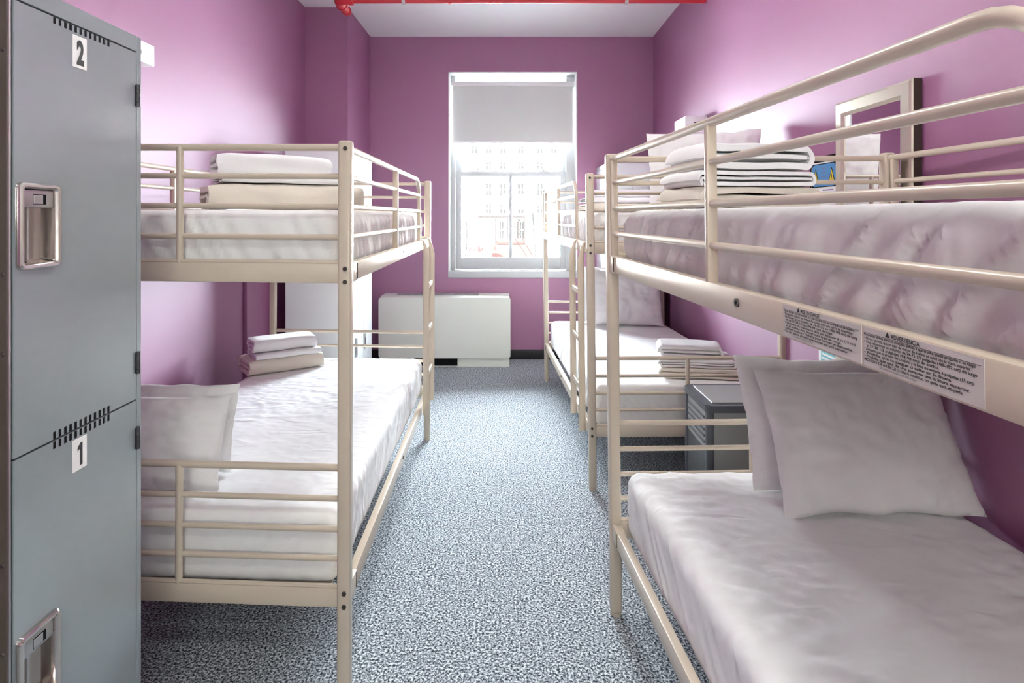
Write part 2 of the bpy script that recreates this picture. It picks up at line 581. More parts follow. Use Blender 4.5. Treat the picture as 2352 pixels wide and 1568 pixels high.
# sprinkler pipe under the ceiling
sp = root('sprinkler_pipe', 'red painted sprinkler pipe running wall to wall below the ceiling', 'pipe', (0.1, 4.32, 2.955))
PZ = 2.957
b = bmesh.new(); tube(b, [(-1.19, 4.32, PZ), (XR - 0.002, 4.32, PZ)], 0.026, 32); obj('pipe', at(b, sp), 'red_pipe', sp)
b = bmesh.new()
pts = [(-1.13, 4.32, PZ)]
for k in range(9):
    a = math.radians(90 * k / 8)
    pts.append((-1.175 - 0.05 * math.sin(a), 4.37 - 0.05 * math.cos(a), PZ))
pts.append((-1.225, 4.44, PZ))
tube(b, pts, 0.036, 18)
for p, ax in (((-1.115, 4.32, PZ), (-1, 0, 0)), ((-1.225, 4.42, PZ), (0, 1, 0))):
    disc(b, p, ax, 0.042, 0.03, 20)
obj('elbow', at(b, sp), 'red_pipe', sp)
b = bmesh.new(); tube(b, [(-1.225, 4.44, PZ), (-1.225, 4.57, PZ)], 0.026, 32); disc(b, (-1.225, 4.55, PZ), (0, 1, 0), 0.036, 0.045, 20, 0.030); obj('pipe', at(b, sp), 'red_pipe', sp)
for px in (1033, 1126, 1142):
    x = (px - 1167) * 4.32 / F
    b = bmesh.new()
    disc(b, (x - 0.010, 4.32, PZ), (1, 0, 0), 0.031, 0.020, 20)
    obj('coupling', at(b, sp), 'red_pipe', sp)
for x in (-0.75, 0.85):
    b = bmesh.new()
    tube(b, [(x, 4.32, PZ + 0.02), (x, 4.32, ZC)], 0.006, 8)
    ringplate(b, (x - 0.012, 4.32, PZ), (1, 0, 0), 0.0265, 0.032, 0.024)
    obj('hanger', at(b, sp), 'steel', sp)

# unseen ceiling lamps, added to fill the dim room
for i, (x, y) in enumerate(((0.0, 2.5), (0.15, -0.55))):
    lm = root('ceiling_fill_lamp', ('round flush fill lamp added on the unseen ceiling over the aisle', 'round flush fill lamp added on the unseen ceiling at the entrance end')[i], 'lamp', (x, y, ZC))
    b = bmesh.new(); disc(b, (0, 0, 0), (0, 0, -1), 0.20, 0.03, 40); obj('fill_lamp_base', b, 'plastic', lm)
    b = bmesh.new()
    prof = [(0.185, -0.03), (0.18, -0.055), (0.14, -0.078), (0.08, -0.09), (0.001, -0.094)]
    seg = 40
    rg = [[b.verts.new((r_ * math.cos(2 * math.pi * k / seg), r_ * math.sin(2 * math.pi * k / seg), z)) for k in range(seg)] for r_, z in prof]
    for A, B in zip(rg, rg[1:]):
        for k in range(seg):
            b.faces.new((A[k], A[(k + 1) % seg], B[(k + 1) % seg], B[k]))
    obj('diffuser', b, 'lamp', lm)
    ld = bpy.data.lights.new('fill_light', 'AREA')
    ld.shape = 'DISK'
    ld.size = 0.36
    ld.energy = FILL_W[i]
    ld.color = FILL_COL
    lo = bpy.data.objects.new('fill_light', ld)
    lo.parent = lm
    lo.location = (0, 0, -0.100)
    C.objects.link(lo)

wl = root('wall_fill_lamp', 'square fill lamp added on the unseen wall behind the camera', 'lamp', (0.1, YN, 1.72))  # added out of view to light the lower beds from behind the camera
b = bmesh.new(); prism(b, rrect(0.56, 0.40, 0.05), (0, 0, 0), (1, 0, 0), (0, 0, 1), (0, 1, 0), 0.03); obj('fill_lamp_base', b, 'plastic', wl)
b = bmesh.new()
lp = [[b.verts.new((x, y, z)) for x, z in rrect(0.52 - d, 0.36 - d, 0.05)] for d, y in ((0, 0.03), (0.0, 0.055), (0.02, 0.072), (0.06, 0.082), (0.14, 0.088))]
for A, B in zip(lp, lp[1:]):
    for k in range(len(A)):
        b.faces.new((A[k], A[(k + 1) % len(A)], B[(k + 1) % len(A)], B[k]))
b.faces.new(lp[-1])
obj('diffuser', b, 'lamp', wl)
ld = bpy.data.lights.new('fill_light', 'AREA')
ld.shape = 'RECTANGLE'
ld.size, ld.size_y = 0.5, 0.34
ld.energy = FILL_W[2]
ld.color = FILL_COL
lo = bpy.data.objects.new('fill_light', ld)
lo.parent = wl
lo.location = (0, 0.10, 0)
lo.rotation_euler = Vector((0, 1, 0)).to_track_quat('-Z', 'Y').to_euler()
C.objects.link(lo)

# ------------------------------------------------------------------ bunk beds
Z_END_UP = (1.603, 1.519, 1.431, 1.342)
Z_END_LO = (0.672, 0.582, 0.493, 0.408)
W, L = 0.985, 2.024

def bunk(name_label, org, m, k, ex, lean, roll, ladder_far, group='white metal bunk beds along both walls', stickers=False):
    """org: foot of the aisle post nearest the camera. local x runs to the wall, y away from the camera."""
    rt = root('bunk_bed', name_label, 'bed', (org[0], org[1], 0), group)
    def T(p):
        x, y, z = p[0], p[1], p[2]
        if not ladder_far:
            y = L - y                    # y=0 is then the far end
        f = min(1.0, max(0.0, z / 0.15))
        return Vector((m * x + k * y + lean * z, ex * x + y, z + roll * x * f))
    def put(n, bm, mt='cream', parent=rt, **kw):
        for v in bm.verts:
            v.co = T(v.co)
        return obj(n, bm, mt, parent, **kw)
    PW = 0.0195
    for x in (0, W):
        for y in (0, L):
            b = bmesh.new()
            box(b, (x - PW, y - PW, 0.012), (x + PW, y + PW, 1.622), 0.008, 3)
            po = put('post', b)
            b = bmesh.new(); disc(b, (x, y, 0), (0, 0, 1), 0.0185, 0.014, 16, 0.020)
            put('foot_cap', b, 'cream', po)
    def bolt(parent, p, ax, r=0.0065):
        b = bmesh.new()
        ringplate(b, p, ax, r * 0.45, r, 0.003, 16)
        disc(b, Vector(p) + Vector(ax) * -0.001, ax, r * 0.5, 0.0016, 12)
        put('bolt', b, 'bolt', parent)['label'] = 'dark bolt head'
    for y, s in ((0, 1), (L, -1)):
        for lv, zs, zb in ((0, Z_END_UP, (1.209, 1.266)), (1, Z_END_LO, (0.272, 0.328))):
            for i, z in enumerate(zs):
                b = bmesh.new()
                tube(b, [(PW - 0.002, y, z), (W - PW + 0.002, y, z)], 0.0105 if i == 0 else 0.0085, 12)
                put('end_rail', b)
            b = bmesh.new()
            tube(b, [(W / 2, y - 0.003 * s, zs[0]), (W / 2, y - 0.003 * s, zb[1] - 0.004)], 0.0105, 12)
            put('end_upright', b)
            b = bmesh.new()
            box(b, (PW - 0.002, y - 0.013, zb[0]), (W - PW + 0.002, y + 0.013, zb[1]), 0.004, 2)
            eb = put('end_beam', b)
            b = bmesh.new()
            tube(b, [(PW, y - 0.006 * s, zb[1] + 0.003), (W - PW, y - 0.006 * s, zb[1] + 0.003)], 0.007, 8)
            put('beam_lip', b, 'cream', eb)
        for z in (1.598, 1.252, 1.214, 0.318, 0.280):
            for x in (0, W):
                b_ax = (0, -s, 0)
                bolt(rt, (x + (-0.003 if x == 0 else 0.003), y - s * PW, z), b_ax)
    # long side beams
    for x in (0, W):
        sg = -1 if x == 0 else 1
        for z0, z1 in ((1.209, 1.266), (0.272, 0.328)):
            b = bmesh.new()
            box(b, (x - 0.013, PW - 0.002, z0), (x + 0.013, L - PW + 0.002, z1), 0.004, 2)
            sb = put('side_beam', b)
            b = bmesh.new()
            box(b, (x - 0.0155, 0.020, z0 - 0.0015), (x + 0.0155, 0.085, z1 + 0.0015), 0.004, 2)
            put('beam_sleeve', b, 'cream', sb)
            if x == 0:
                for yy in (0.99,):
                    bolt(sb, (x - 0.013, yy, (z0 + z1) / 2 + 0.004), (-1, 0, 0), 0.0085)
                b = bmesh.new()
                box(b, (x - 0.0165, 0.078, z0 + 0.006), (x - 0.0150, 0.083, z1 - 0.004))
                put('hook_slot', b, 'dark', sb)
        # guard rail set: four rails from the solid end, the top one bending down at the ladder
        LG = 1.61 if x == 0 else L - PW
        zr = (1.603, 1.519, 1.431, 1.342)
        b = bmesh.new()
        if x == 0:
            rr = 0.105
            pts = [(x, PW - 0.002, zr[0])] + [(x, 0.3 * i + 0.1, zr[0]) for i in range(5)]
            for a in range(0, 91, 10):
                pts.append((x, LG - rr + rr * math.sin(math.radians(a)), zr[0] - rr + rr * math.cos(math.radians(a))))
            pts += [(x, LG, 1.45), (x, LG, 1.262)]
        else:
            pts = [(x, PW - 0.002, zr[0]), (x, LG + 0.002, zr[0])]
        tube(b, pts, 0.0105, 14)
        put('guard_rail', b)
        for z in zr[1:]:
            b = bmesh.new()
            tube(b, [(x, 0.034, z), (x, LG, z)], 0.0085, 12)
            put('guard_rail', b)
        ups = (0.036, 0.845) if x == 0 else (0.036, 0.845, L - 0.036)
        for y in ups:
            b = bmesh.new()
            box(b, (x - 0.0115, y - 0.0075, 1.262), (x + 0.0115, y + 0.0075, 1.597), 0.003, 2)
            put('guard_upright', b)
    # ladder hooked over the aisle beam
    la = bpy.data.objects.new('ladder', None)
    C.objects.link(la)
    la.parent = rt
    y0, y1 = 1.665, 1.945
    xo = -0.036
    for y in (y0, y1):
        pts = [(0.0155, y, 1.252), (0.0155, y, 1.262), (0.009, y, 1.2715), (-0.004, y, 1.2735), (-0.018, y, 1.262), (-0.027, y, 1.235), (xo, y, 1.175), (xo, y, 1.05), (xo, y, 0.7), (xo, y, 0.275)]
        b = bmesh.new()
        tube(b, pts, 0.0, 14, flat=[(0.0018, 0.0095)] * 4 + [(0.006, 0.0095), (0.010, 0.0095)] + [(0.018, 0.0095)] * (len(pts) - 6))
        put('ladder_rail', b, 'cream', la)
    for z in (1.00, 0.745, 0.49):
        b = bmesh.new()
        box(b, (xo - 0.009, y0 + 0.010, z - 0.016), (xo + 0.009, y1 - 0.010, z + 0.016), 0.006, 3)
        put('rung', b, 'cream', la)
    # sprung slats
    for z in (1.224, 0.287):
        b = bmesh.new()
        for i in range(16):
            y = 0.09 + (L - 0.18) * i / 15
            box(b, (0.060, y - 0.022, z - 0.006), (W - 0.060, y + 0.022, z + 0.002), 0.001, 1)
        put('slat_base', b)
    if stickers:
        def label_at(d0, d1, head, lines, tail):
            """label on the outer face of the upper beam; d = distance from the far end"""
            za, zb = 1.213, 1.263
            b = bmesh.new()
            box(b, (-0.0136, d0, za), (-0.0129, d1, zb))
            lo = put('warning_label', b, 'label_film')
            lo['label'] = 'worn printed warning label on the side beam'
            b = bmesh.new()
            h = 0.0058
            z = zb - 0.0045
            text(b, head, 0.0072, (-0.0138, d0 + 0.05, z - 0.0016), (0, 1, 0), (0, 0, 1), (-1, 0, 0), 0.95, 0.00015)
            prism(b, [(0, 0), (0.0075, 0), (0.00375, 0.0065)], (-0.0138, d0 + 0.040, z - 0.0016), (0, 1, 0), (0, 0, 1), (-1, 0, 0), 0.0002)
            box(b, (-0.0139, d0 + 0.001, z - 0.0033), (-0.0137, d1 - 0.004, z - 0.0029))
            z -= 0.0064
            for i, ln in enumerate(lines):
                frac = (0.97, 0.94, 0.98, 0.70, 0.96, 0.80, 0.93, 0.88)[i % 8]
                text(b, ln, 0.0047, (-0.0138, d0 + 0.002, z), (0, 1, 0), (0, 0, 1), (-1, 0, 0), 1.0, 0.00012, fit=(d1 - d0 - 0.006) * frac)
                z -= 0.00455
            put('printed_text', b, 'ink', lo, smooth=False)
            b = bmesh.new()
            text(b, tail, 0.0040, (-0.0138, d0 + 0.03, z + 0.0004), (0, 1, 0), (0, 0, 1), (-1, 0, 0), 0.9)
            put('printed_text', b, 'grey_ink', lo, smooth=False)
        label_at(1.153, 1.342, 'MISE EN GARDE', [
            "Pour \u00e9viter qu'un enfant ne se coince ou ne tombe et se blesse :",
            "\u2022 Ne jamais laisser un enfant de moins de 6 ans sur le lit sup\u00e9rieur.",
            "\u2022 N'utiliser qu'un matelas de 74-75 1/2 po (188-192 cm) de long",
            "   et de 37-38 1/2 po (94-98 cm) de large.",
            "\u2022 L'\u00e9paisseur du matelas ne doit pas d\u00e9passer 6 po (15 cm)",
            "   et sa surface doit rester sous le garde-corps.",
            "\u2022 Utiliser toujours l'\u00e9chelle pour monter et descendre.",
            "\u2022 Ne pas laisser plusieurs personnes sur le lit sup\u00e9rieur."],
            "Conserver cette \u00e9tiquette sur le lit.")
        label_at(1.346, 1.525, 'ADVERTENCIA', [
            "Para evitar da\u00f1os serios o mortales debido a que el ni\u00f1o quede atrapado o se caiga:",
            "\u2022 Nunca permita que un ni\u00f1o de menos de 6 a\u00f1os de edad use la litera superior.",
            "\u2022 Use solamente un colch\u00f3n de 74-75 1/2 pulgadas (188-192 cm) de largo",
            "   y 37-38 1/2 pulgadas (94-98 cm) de ancho.",
            "\u2022 Asegure que el grosor del colch\u00f3n y la base no exceda 6 pulgadas (15 cm).",
            "\u2022 Prohiba que se juegue o salte en la litera.",
            "\u2022 Prohiba que m\u00e1s de una persona use la litera superior.",
            "MODELO DE ARTICULO: litera met\u00e1lica, no quite esta etiqueta."],
            "Use siempre la escalera para subir y bajar.")
    rt['_T'] = 0
    del rt['_T']
    def world_pt(x, y, z):
        return T((x, y, z)) + rt.location
    return world_pt

WL = bunk('cream metal bunk bed on the left beside the grey-blue locker', (-0.476, 1.747), -1, -0.0165, 0.045, 0.003, 0.006, True)
WN = bunk('cream metal bunk bed nearest on the right with printed warning labels on its upper beam', (0.537, 0.096), 1, -0.0775, 0.018, -0.0105, 0.006, False, stickers=True)
WF = bunk('cream metal bunk bed farther back on the right, with a ladder at its near end', (0.434, 3.085), 1, -0.052, 0.004, -0.0095, 0.003, False)

# ------------------------------------------------------------------ bedding
def mattress(label, centre, half, kx, ex, seed, side_amp, slant, top_amp, group, sag=0.0):
    """kx: sideways drift per metre of length, ex: end skew, as for the bunk it lies in"""
    sd = Vector((seed * 7.3, seed * 3.1, seed * 1.7))
    def disp(p, n):
        side = 1 - abs(n.z)
        d = 0.0
        if side > 0.05:
            u = p.y if abs(n.x) > abs(n.y) else p.x
            u += 0.05 * noise.noise(Vector((u * 3.1, p.z * 1.2, 7)) + sd)
            q = Vector((u * 20 + slant * p.z * 40, p.z * 1.6, 0)) + sd
            r_ = 1 - abs(noise.noise(q)) * 2
            q2 = Vector((u * 48 + slant * p.z * 70, p.z * 2, 5)) + sd
            r2 = 1 - abs(noise.noise(q2)) * 2
            d += side * side_amp * (max(r_, 0) ** 2 * 1.3 + max(r2, 0) ** 2 * 0.3 - 0.5) * (0.5 + 0.8 * abs(noise.noise(Vector((u * 2.3, 1, 2)) + sd)) * 2)
        if n.z > 0.05:
            q = Vector((p.x * 9 + p.y * 3, p.y * 13, 0)) + sd
            w = 1 - abs(fbm(q, 3)) * 3
            w2 = fbm(Vector((p.x * 34, p.y * 16, 3)) + sd, 3)
            msk = 0.35 + 0.9 * max(0, noise.noise(Vector((p.x * 2.2, p.y * 1.6, 9)) + sd))
            d += n.z * top_amp * (max(w, 0) ** 2 * 0.9 + w2 * 0.7) * msk
            d -= n.z * sag * math.cos(min(1, abs(p.x) / half[0]) * 1.57) * math.cos(min(1, abs(p.y) / half[1]) * 1.57)
        if side > 0.3:
            lim = 0.4735 - half[0] if abs(n.x) > abs(n.y) else 0.009
            d = lim * math.tanh(d / lim) if d > 0 else 0.016 * math.tanh(d / 0.016)
        return d
    b = rounded_box(half, min(0.042, half[2] * 0.62), 0.0115, disp)
    for v in b.verts:
        x, y = v.co.x, v.co.y
        v.co.x = x + kx * y
        v.co.y = y + ex * x
    o = obj('mattress', b, 'sheet', sharp=80)
    o.location = centre
    return tag(o, label, 'mattress', group)

def bed_mattress(label, wp, zb, h, k, ex, seed, amp, slant, ta, half_w=0.464, half_l=0.980, dx=0.0, sag=0.0):
    a = wp(W / 2, L / 2, zb)
    return mattress(label, (a.x + dx, a.y, a.z + 0.003 + h / 2), (half_w, half_l, h / 2), k, ex, seed, amp, slant, ta, 'mattresses in white fitted sheets', sag)

bed_mattress('white sheeted mattress on the upper deck of the left bunk', WL, 1.233, 0.182, -0.0165, -0.045, 1, 0.011, 0.25, 0.004)
bed_mattress('white sheeted mattress on the lower deck of the left bunk', WL, 0.297, 0.219, -0.0165, -0.045, 2, 0.006, -0.5, 0.005)
bed_mattress('white sheeted mattress with ruffled edge on the upper deck of the near right bunk', WN, 1.233, 0.182, -0.0775, 0.018, 3, 0.018, 0.45, 0.005, half_w=0.460)
bed_mattress('creased white sheeted mattress on the lower deck of the near right bunk', WN, 0.297, 0.219, -0.0775, 0.018, 4, 0.005, -0.6, 0.011)
bed_mattress('white sheeted mattress on the upper deck of the far right bunk', WF, 1.233, 0.182, -0.052, 0.004, 5, 0.012, -0.4, 0.003)
bed_mattress('white sheeted mattress on the lower deck of the far right bunk', WF, 0.297, 0.219, -0.052, 0.004, 6, 0.005, 0.4, 0.004)

def pillow(label, foot, width, height, thick, lean, yaw, seed, roll=0.0, bend=0.02, group='white pillows'):
    """stands on its long edge at foot (middle of the bottom edge), leaning back by lean degrees"""
    b = bmesh.new()
    N, K = 44, 34
    sd = Vector((seed * 5.1, seed * 2.7, seed * 9.3))
    grid = {}
    for s in (1, -1):
        for i in range(N + 1):
            for j in range(K + 1):
                u, v = -1 + 2 * i / N, -1 + 2 * j / K
                edge = i in (0, N) or j in (0, K)
                if s == -1 and edge:
                    grid[(s, i, j)] = grid[(1, i, j)]
                    continue
                pu, pv = 1 - abs(u) ** 2.6, 1 - abs(v) ** 2.6
                t = (max(pu, 0) ** 0.62) * (max(pv, 0) ** 0.62)
                # edges are drawn in between the corners
                x = width / 2 * u * (1 - 0.035 * (1 - v * v) ** 1.0 * abs(u) ** 3)
                z = height / 2 * v * (1 - 0.055 * (1 - u * u) ** 1.0 * abs(v) ** 3)
                # the lower part fills out, as a pillow on its edge does
                fat = 1.0 - 0.22 * v
                y = s * thick / 2 * t * fat
                q = Vector((u * 2.6, v * 2.2, s * 3.0)) + sd
                cr = fbm(q, 4)
                rid = 1 - abs(noise.noise(Vector((u * 5 + v * 2.5, v * 3.5 - u * 2, s * 2)) + sd)) * 2
                rim = math.exp(-3.2 * min(1 - abs(u), 1 - abs(v)))
                y += s * (0.020 * cr * min(1, t * 1.6) + 0.013 * max(rid, 0) ** 2 * t * (0.35 + rim))
                # puckers that run in from the seam
                pk = noise.noise(Vector(((u if abs(v) > abs(u) else v) * 17, 0.4, s)) + sd)
                y += s * 0.010 * pk * rim * min(1, t * 4)
                y += bend * (1 - u * u) * 0.5 + 0.010 * noise.noise(Vector((u * 1.5, v * 1.5, 0)) + sd)
                x += 0.006 * noise.noise(Vector((u, v * 4, 1)) + sd)
                z += 0.008 * noise.noise(Vector((u * 3.5, v, 4)) + sd)
                grid[(s, i, j)] = b.verts.new((x, y, z))
    for s in (1, -1):
        for i in range(N):
            for j in range(K):
                b.faces.new((grid[(s, i, j)], grid[(s, i + 1, j)], grid[(s, i + 1, j + 1)], grid[(s, i, j + 1)]))
    o = obj('pillow', b, 'pillow', sharp=80)
    mt = Matrix.Rotation(math.radians(yaw), 4, 'Z') @ Matrix.Rotation(math.radians(-lean), 4, 'X') @ Matrix.Rotation(math.radians(roll), 4, 'Y') @ Matrix.Translation((0, 0, height / 2))
    for v in o.data.vertices:
        v.co = mt @ v.co
    zmin = min(v.co.z for v in o.data.vertices)
    for v in o.data.vertices:
        v.co.z -= zmin
    o.location = foot
    return tag(o, label, 'pillow', group)

ZLO = 0.529
pillow('plump white pillow leaning in front on the near right lower bed', (1.090, 1.735, ZLO), 0.585, 0.43, 0.125, 29, 1, 1, group='pillows on the near right lower bed')
pillow('white pillow mostly hidden behind another on the near right lower bed', (1.075, 1.91, ZLO), 0.585, 0.425, 0.10, 24, 0, 2, group='pillows on the near right lower bed')
pillow('front white pillow standing on the lower left bed beside the locker', (-1.205, 1.895, ZLO), 0.58, 0.295, 0.12, 18, 0, 3, group='pillows on the lower left bed')
pillow('rear white pillow standing on the lower left bed beside the locker', (-1.232, 2.06, ZLO), 0.58, 0.29, 0.11, 12, -2, 4, group='pillows on the lower left bed')
pillow('white pillow standing against the far end of the far right lower bed', (0.935, 4.77, ZLO), 0.60, 0.46, 0.13, 15, -2, 5, group='pillows on the far right lower bed')
pillow('white pillow tucked behind another at the far end of the far right lower bed', (0.88, 4.945, ZLO), 0.60, 0.46, 0.09, 10, 0, 6, group='pillows on the far right lower bed')
pillow('white pillow standing on the far right upper bed, at its near end against the wall', (1.068, 3.235, 1.421), 0.61, 0.43, 0.10, 1, -4, 7, roll=-2)

def folded(name, label, cat, centre, width, depth, height, yaw, mt, seed, layers=2.5, group=None, flip=False, loose=0.004):
    """cloth folded flat round itself: a flattened spiral run along its width"""
    b = bmesh.new()
    t = height / 2 / (layers + 0.35)
    c = depth / 2 - height / 2
    path = []
    steps = int(layers * 40)
    for i in range(steps + 1):
        th = 2 * math.pi * layers * i / steps
        r_ = height / 2 - t * th / (2 * math.pi)
        cs, sn = math.cos(th), math.sin(th)
        if path and (path[-1][2] > 0) != (cs > 0):      # flat run from one end to the other
            x0, z0, _ = path[-1]
            x1, z1 = (c if cs > 0 else -c) + r_ * cs, r_ * sn
            for k in range(1, 12):
                path.append((x0 + (x1 - x0) * k / 12, z0 + (z1 - z0) * k / 12, cs))
        path.append(((c if cs > 0 else -c) + r_ * cs, r_ * sn, cs))
    zl, zh = min(p[1] for p in path), max(p[1] for p in path)
    path = [(p[0], (p[1] - zl) / (zh - zl) * height - height / 2) for p in path]
    n = len(path)
    out, inn = [], []
    for i, (x, z) in enumerate(path):
        a, d = path[max(0, i - 1)], path[min(n - 1, i + 1)]
        tx, tz = d[0] - a[0], d[1] - a[1]
        ln = math.hypot(tx, tz) or 1
        nx, nz = -tz / ln, tx / ln                     # points inward (path runs anticlockwise)
        e = t * 0.86
        if i > n - 6:
            e *= 0.35 + 0.65 * (n - 1 - i) / 5
        out.append((x, z))
        inn.append((x + nx * e, z + nz * e))
    loop = out + inn[::-1]
    NW = 26
    sd = Vector((seed * 3.3, seed * 8.1, seed * 1.9))
    cols = []
    for j in range(NW + 1):
        w = -1 + 2 * j / NW
        col = []
        for i, (x, z) in enumerate(loop):
            px, py, pz = width / 2 * w, x, z
            q = Vector((px * 9, py * 9, pz * 14)) + sd
            amp = loose
            py += amp * noise.noise(q) * 1.2
            pz += amp * noise.noise(q + Vector((9, 2, 4))) * 1.1
            px += (0.010 * noise.noise(Vector((x * 9, z * 22, 3)) + sd) + 0.006 * noise.noise(Vector((i * 0.12, 1, 1)) + sd)) * abs(w) ** 6 * (1 if w > 0 else -1)
            pz += -0.10 * height * abs(w) ** 8 * (1 if z > 0 else 0)
            if flip:
                py = -py
            col.append(b.verts.new((px, py, min(max(pz, -height / 2), height / 2))))
        cols.append(col)
    k = len(loop)
    for j in range(NW):
        for i in range(k):
            b.faces.new((cols[j][i], cols[j][(i + 1) % k], cols[j + 1][(i + 1) % k], cols[j + 1][i]))
    for col in (cols[0], cols[-1]):
        for i in range(n - 1):
            b.faces.new((col[i], col[i + 1], col[k - 2 - i], col[k - 1 - i]))
    o = obj(name, b, mt, sharp=50)
    o.location = (centre[0], centre[1], centre[2] + height / 2)
    o.rotation_euler = (0, 0, math.radians(yaw))
    return tag(o, label, cat, group)

def sheet_fold(label, centre, width, depth, height, yaw, seed, group=None, mt='sheet'):
    return folded('folded_sheet', label, 'sheet', centre, width, depth, height, yaw, mt, seed, 1.5, group, loose=0.003)

# left upper bed
folded('folded_blanket', 'cream folded blanket at the bottom of the pile on the left upper bed', 'blanket', (-0.80, 2.13, 1.4265), 0.50, 0.30, 0.085, 33, 'blanket', 1, 1.6, 'bed linen on the left upper bed', loose=0.006)
sheet_fold('thin folded white sheet between blanket and towel on the left upper bed', (-0.80, 2.13, 1.5135), 0.42, 0.25, 0.026, 32, 2, 'bed linen on the left upper bed')
folded('folded_towel', 'white folded towel topping the pile on the left upper bed', 'towel', (-0.84, 2.13, 1.541), 0.37, 0.22, 0.074, 33, 'towel', 3, 1.5, 'bed linen on the left upper bed')
# left lower bed
folded('folded_blanket', 'cream folded blanket at the bottom of the pile on the left lower bed', 'blanket', (-1.315, 3.49, ZLO), 0.42, 0.28, 0.078, 36, 'blanket', 4, 1.6, 'bed linen on the left lower bed')
sheet_fold('thin folded white sheet in the middle of the pile on the left lower bed', (-1.295, 3.485, 0.609), 0.36, 0.24, 0.030, 35, 5, 'bed linen on the left lower bed')
folded('folded_towel', 'white folded towel topping the pile on the left lower bed', 'towel', (-1.31, 3.49, 0.641), 0.345, 0.20, 0.068, 34, 'towel', 6, 1.5, 'bed linen on the left lower bed')
# near right upper bed
folded('folded_blanket', 'folded cream blanket at the bottom of the pile on the near right upper bed', 'blanket', (0.69, 1.82, 1.4265), 0.28, 0.385, 0.060, 100, 'blanket', 7, 1.5, 'bed linen on the near right upper bed', loose=0.006)
folded('folded_sheet', 'folded white sheet in the middle of the pile on the near right upper bed', 'sheet', (0.685, 1.82, 1.4885), 0.26, 0.37, 0.046, 98, 'towel', 8, 1.5, 'bed linen on the near right upper bed')
folded('folded_towel', 'thick white folded towel topping the pile on the near right upper bed', 'towel', (0.695, 1.82, 1.536), 0.24, 0.36, 0.078, 100, 'towel', 9, 1.5, 'bed linen on the near right upper bed')
# far right upper bed
folded('folded_blanket', 'folded blanket at the bottom of the pile on the far right upper bed', 'blanket', (0.72, 3.92, 1.4245), 0.46, 0.30, 0.060, 8, 'blanket', 10, 2.0, 'bed linen on the far right upper bed')
sheet_fold('folded sheet in the middle of the pile on the far right upper bed', (0.72, 3.92, 1.4865), 0.44, 0.27, 0.034, 6, 11, 'bed linen on the far right upper bed')
folded('folded_towel', 'folded towel topping the pile on the far right upper bed', 'towel', (0.73, 3.92, 1.5225), 0.40, 0.24, 0.050, 6, 'towel', 12, 1.8, 'bed linen on the far right upper bed')
# far right lower bed
folded('folded_blanket', 'cream folded blanket at the bottom of the pile on the far right lower bed', 'blanket', (1.055, 3.36, ZLO), 0.27, 0.45, 0.050, 82, 'blanket', 13, 1.5, 'bed linen on the far right lower bed')
folded('folded_sheet', 'white folded sheet in the middle of the pile on the far right lower bed', 'sheet', (1.04, 3.37, 0.581), 0.25, 0.42, 0.045, 82, 'towel', 14, 1.5, 'bed linen on the far right lower bed')
folded('folded_towel', 'white folded towel topping the pile on the far right lower bed', 'towel', (1.02, 3.38, 0.628), 0.20, 0.36, 0.066, 78, 'towel', 15, 1.5, 'bed linen on the far right lower bed')

# ------------------------------------------------------------------ lockers
def comb(bm, f, y0, y1, z, h, n, up=True, w=0.0062):
    """row of short vent slots on the door face"""
    for i in range(n):
        y = y0 + (y1 - y0) * i / (n - 1)
        lo, hi = (z, z + h) if up else (z - h, z)
        a = f(0.0006); c = f(-0.002)
        box(bm, (min(a, c), y - w / 2, lo), (max(a, c), y + w / 2, hi))

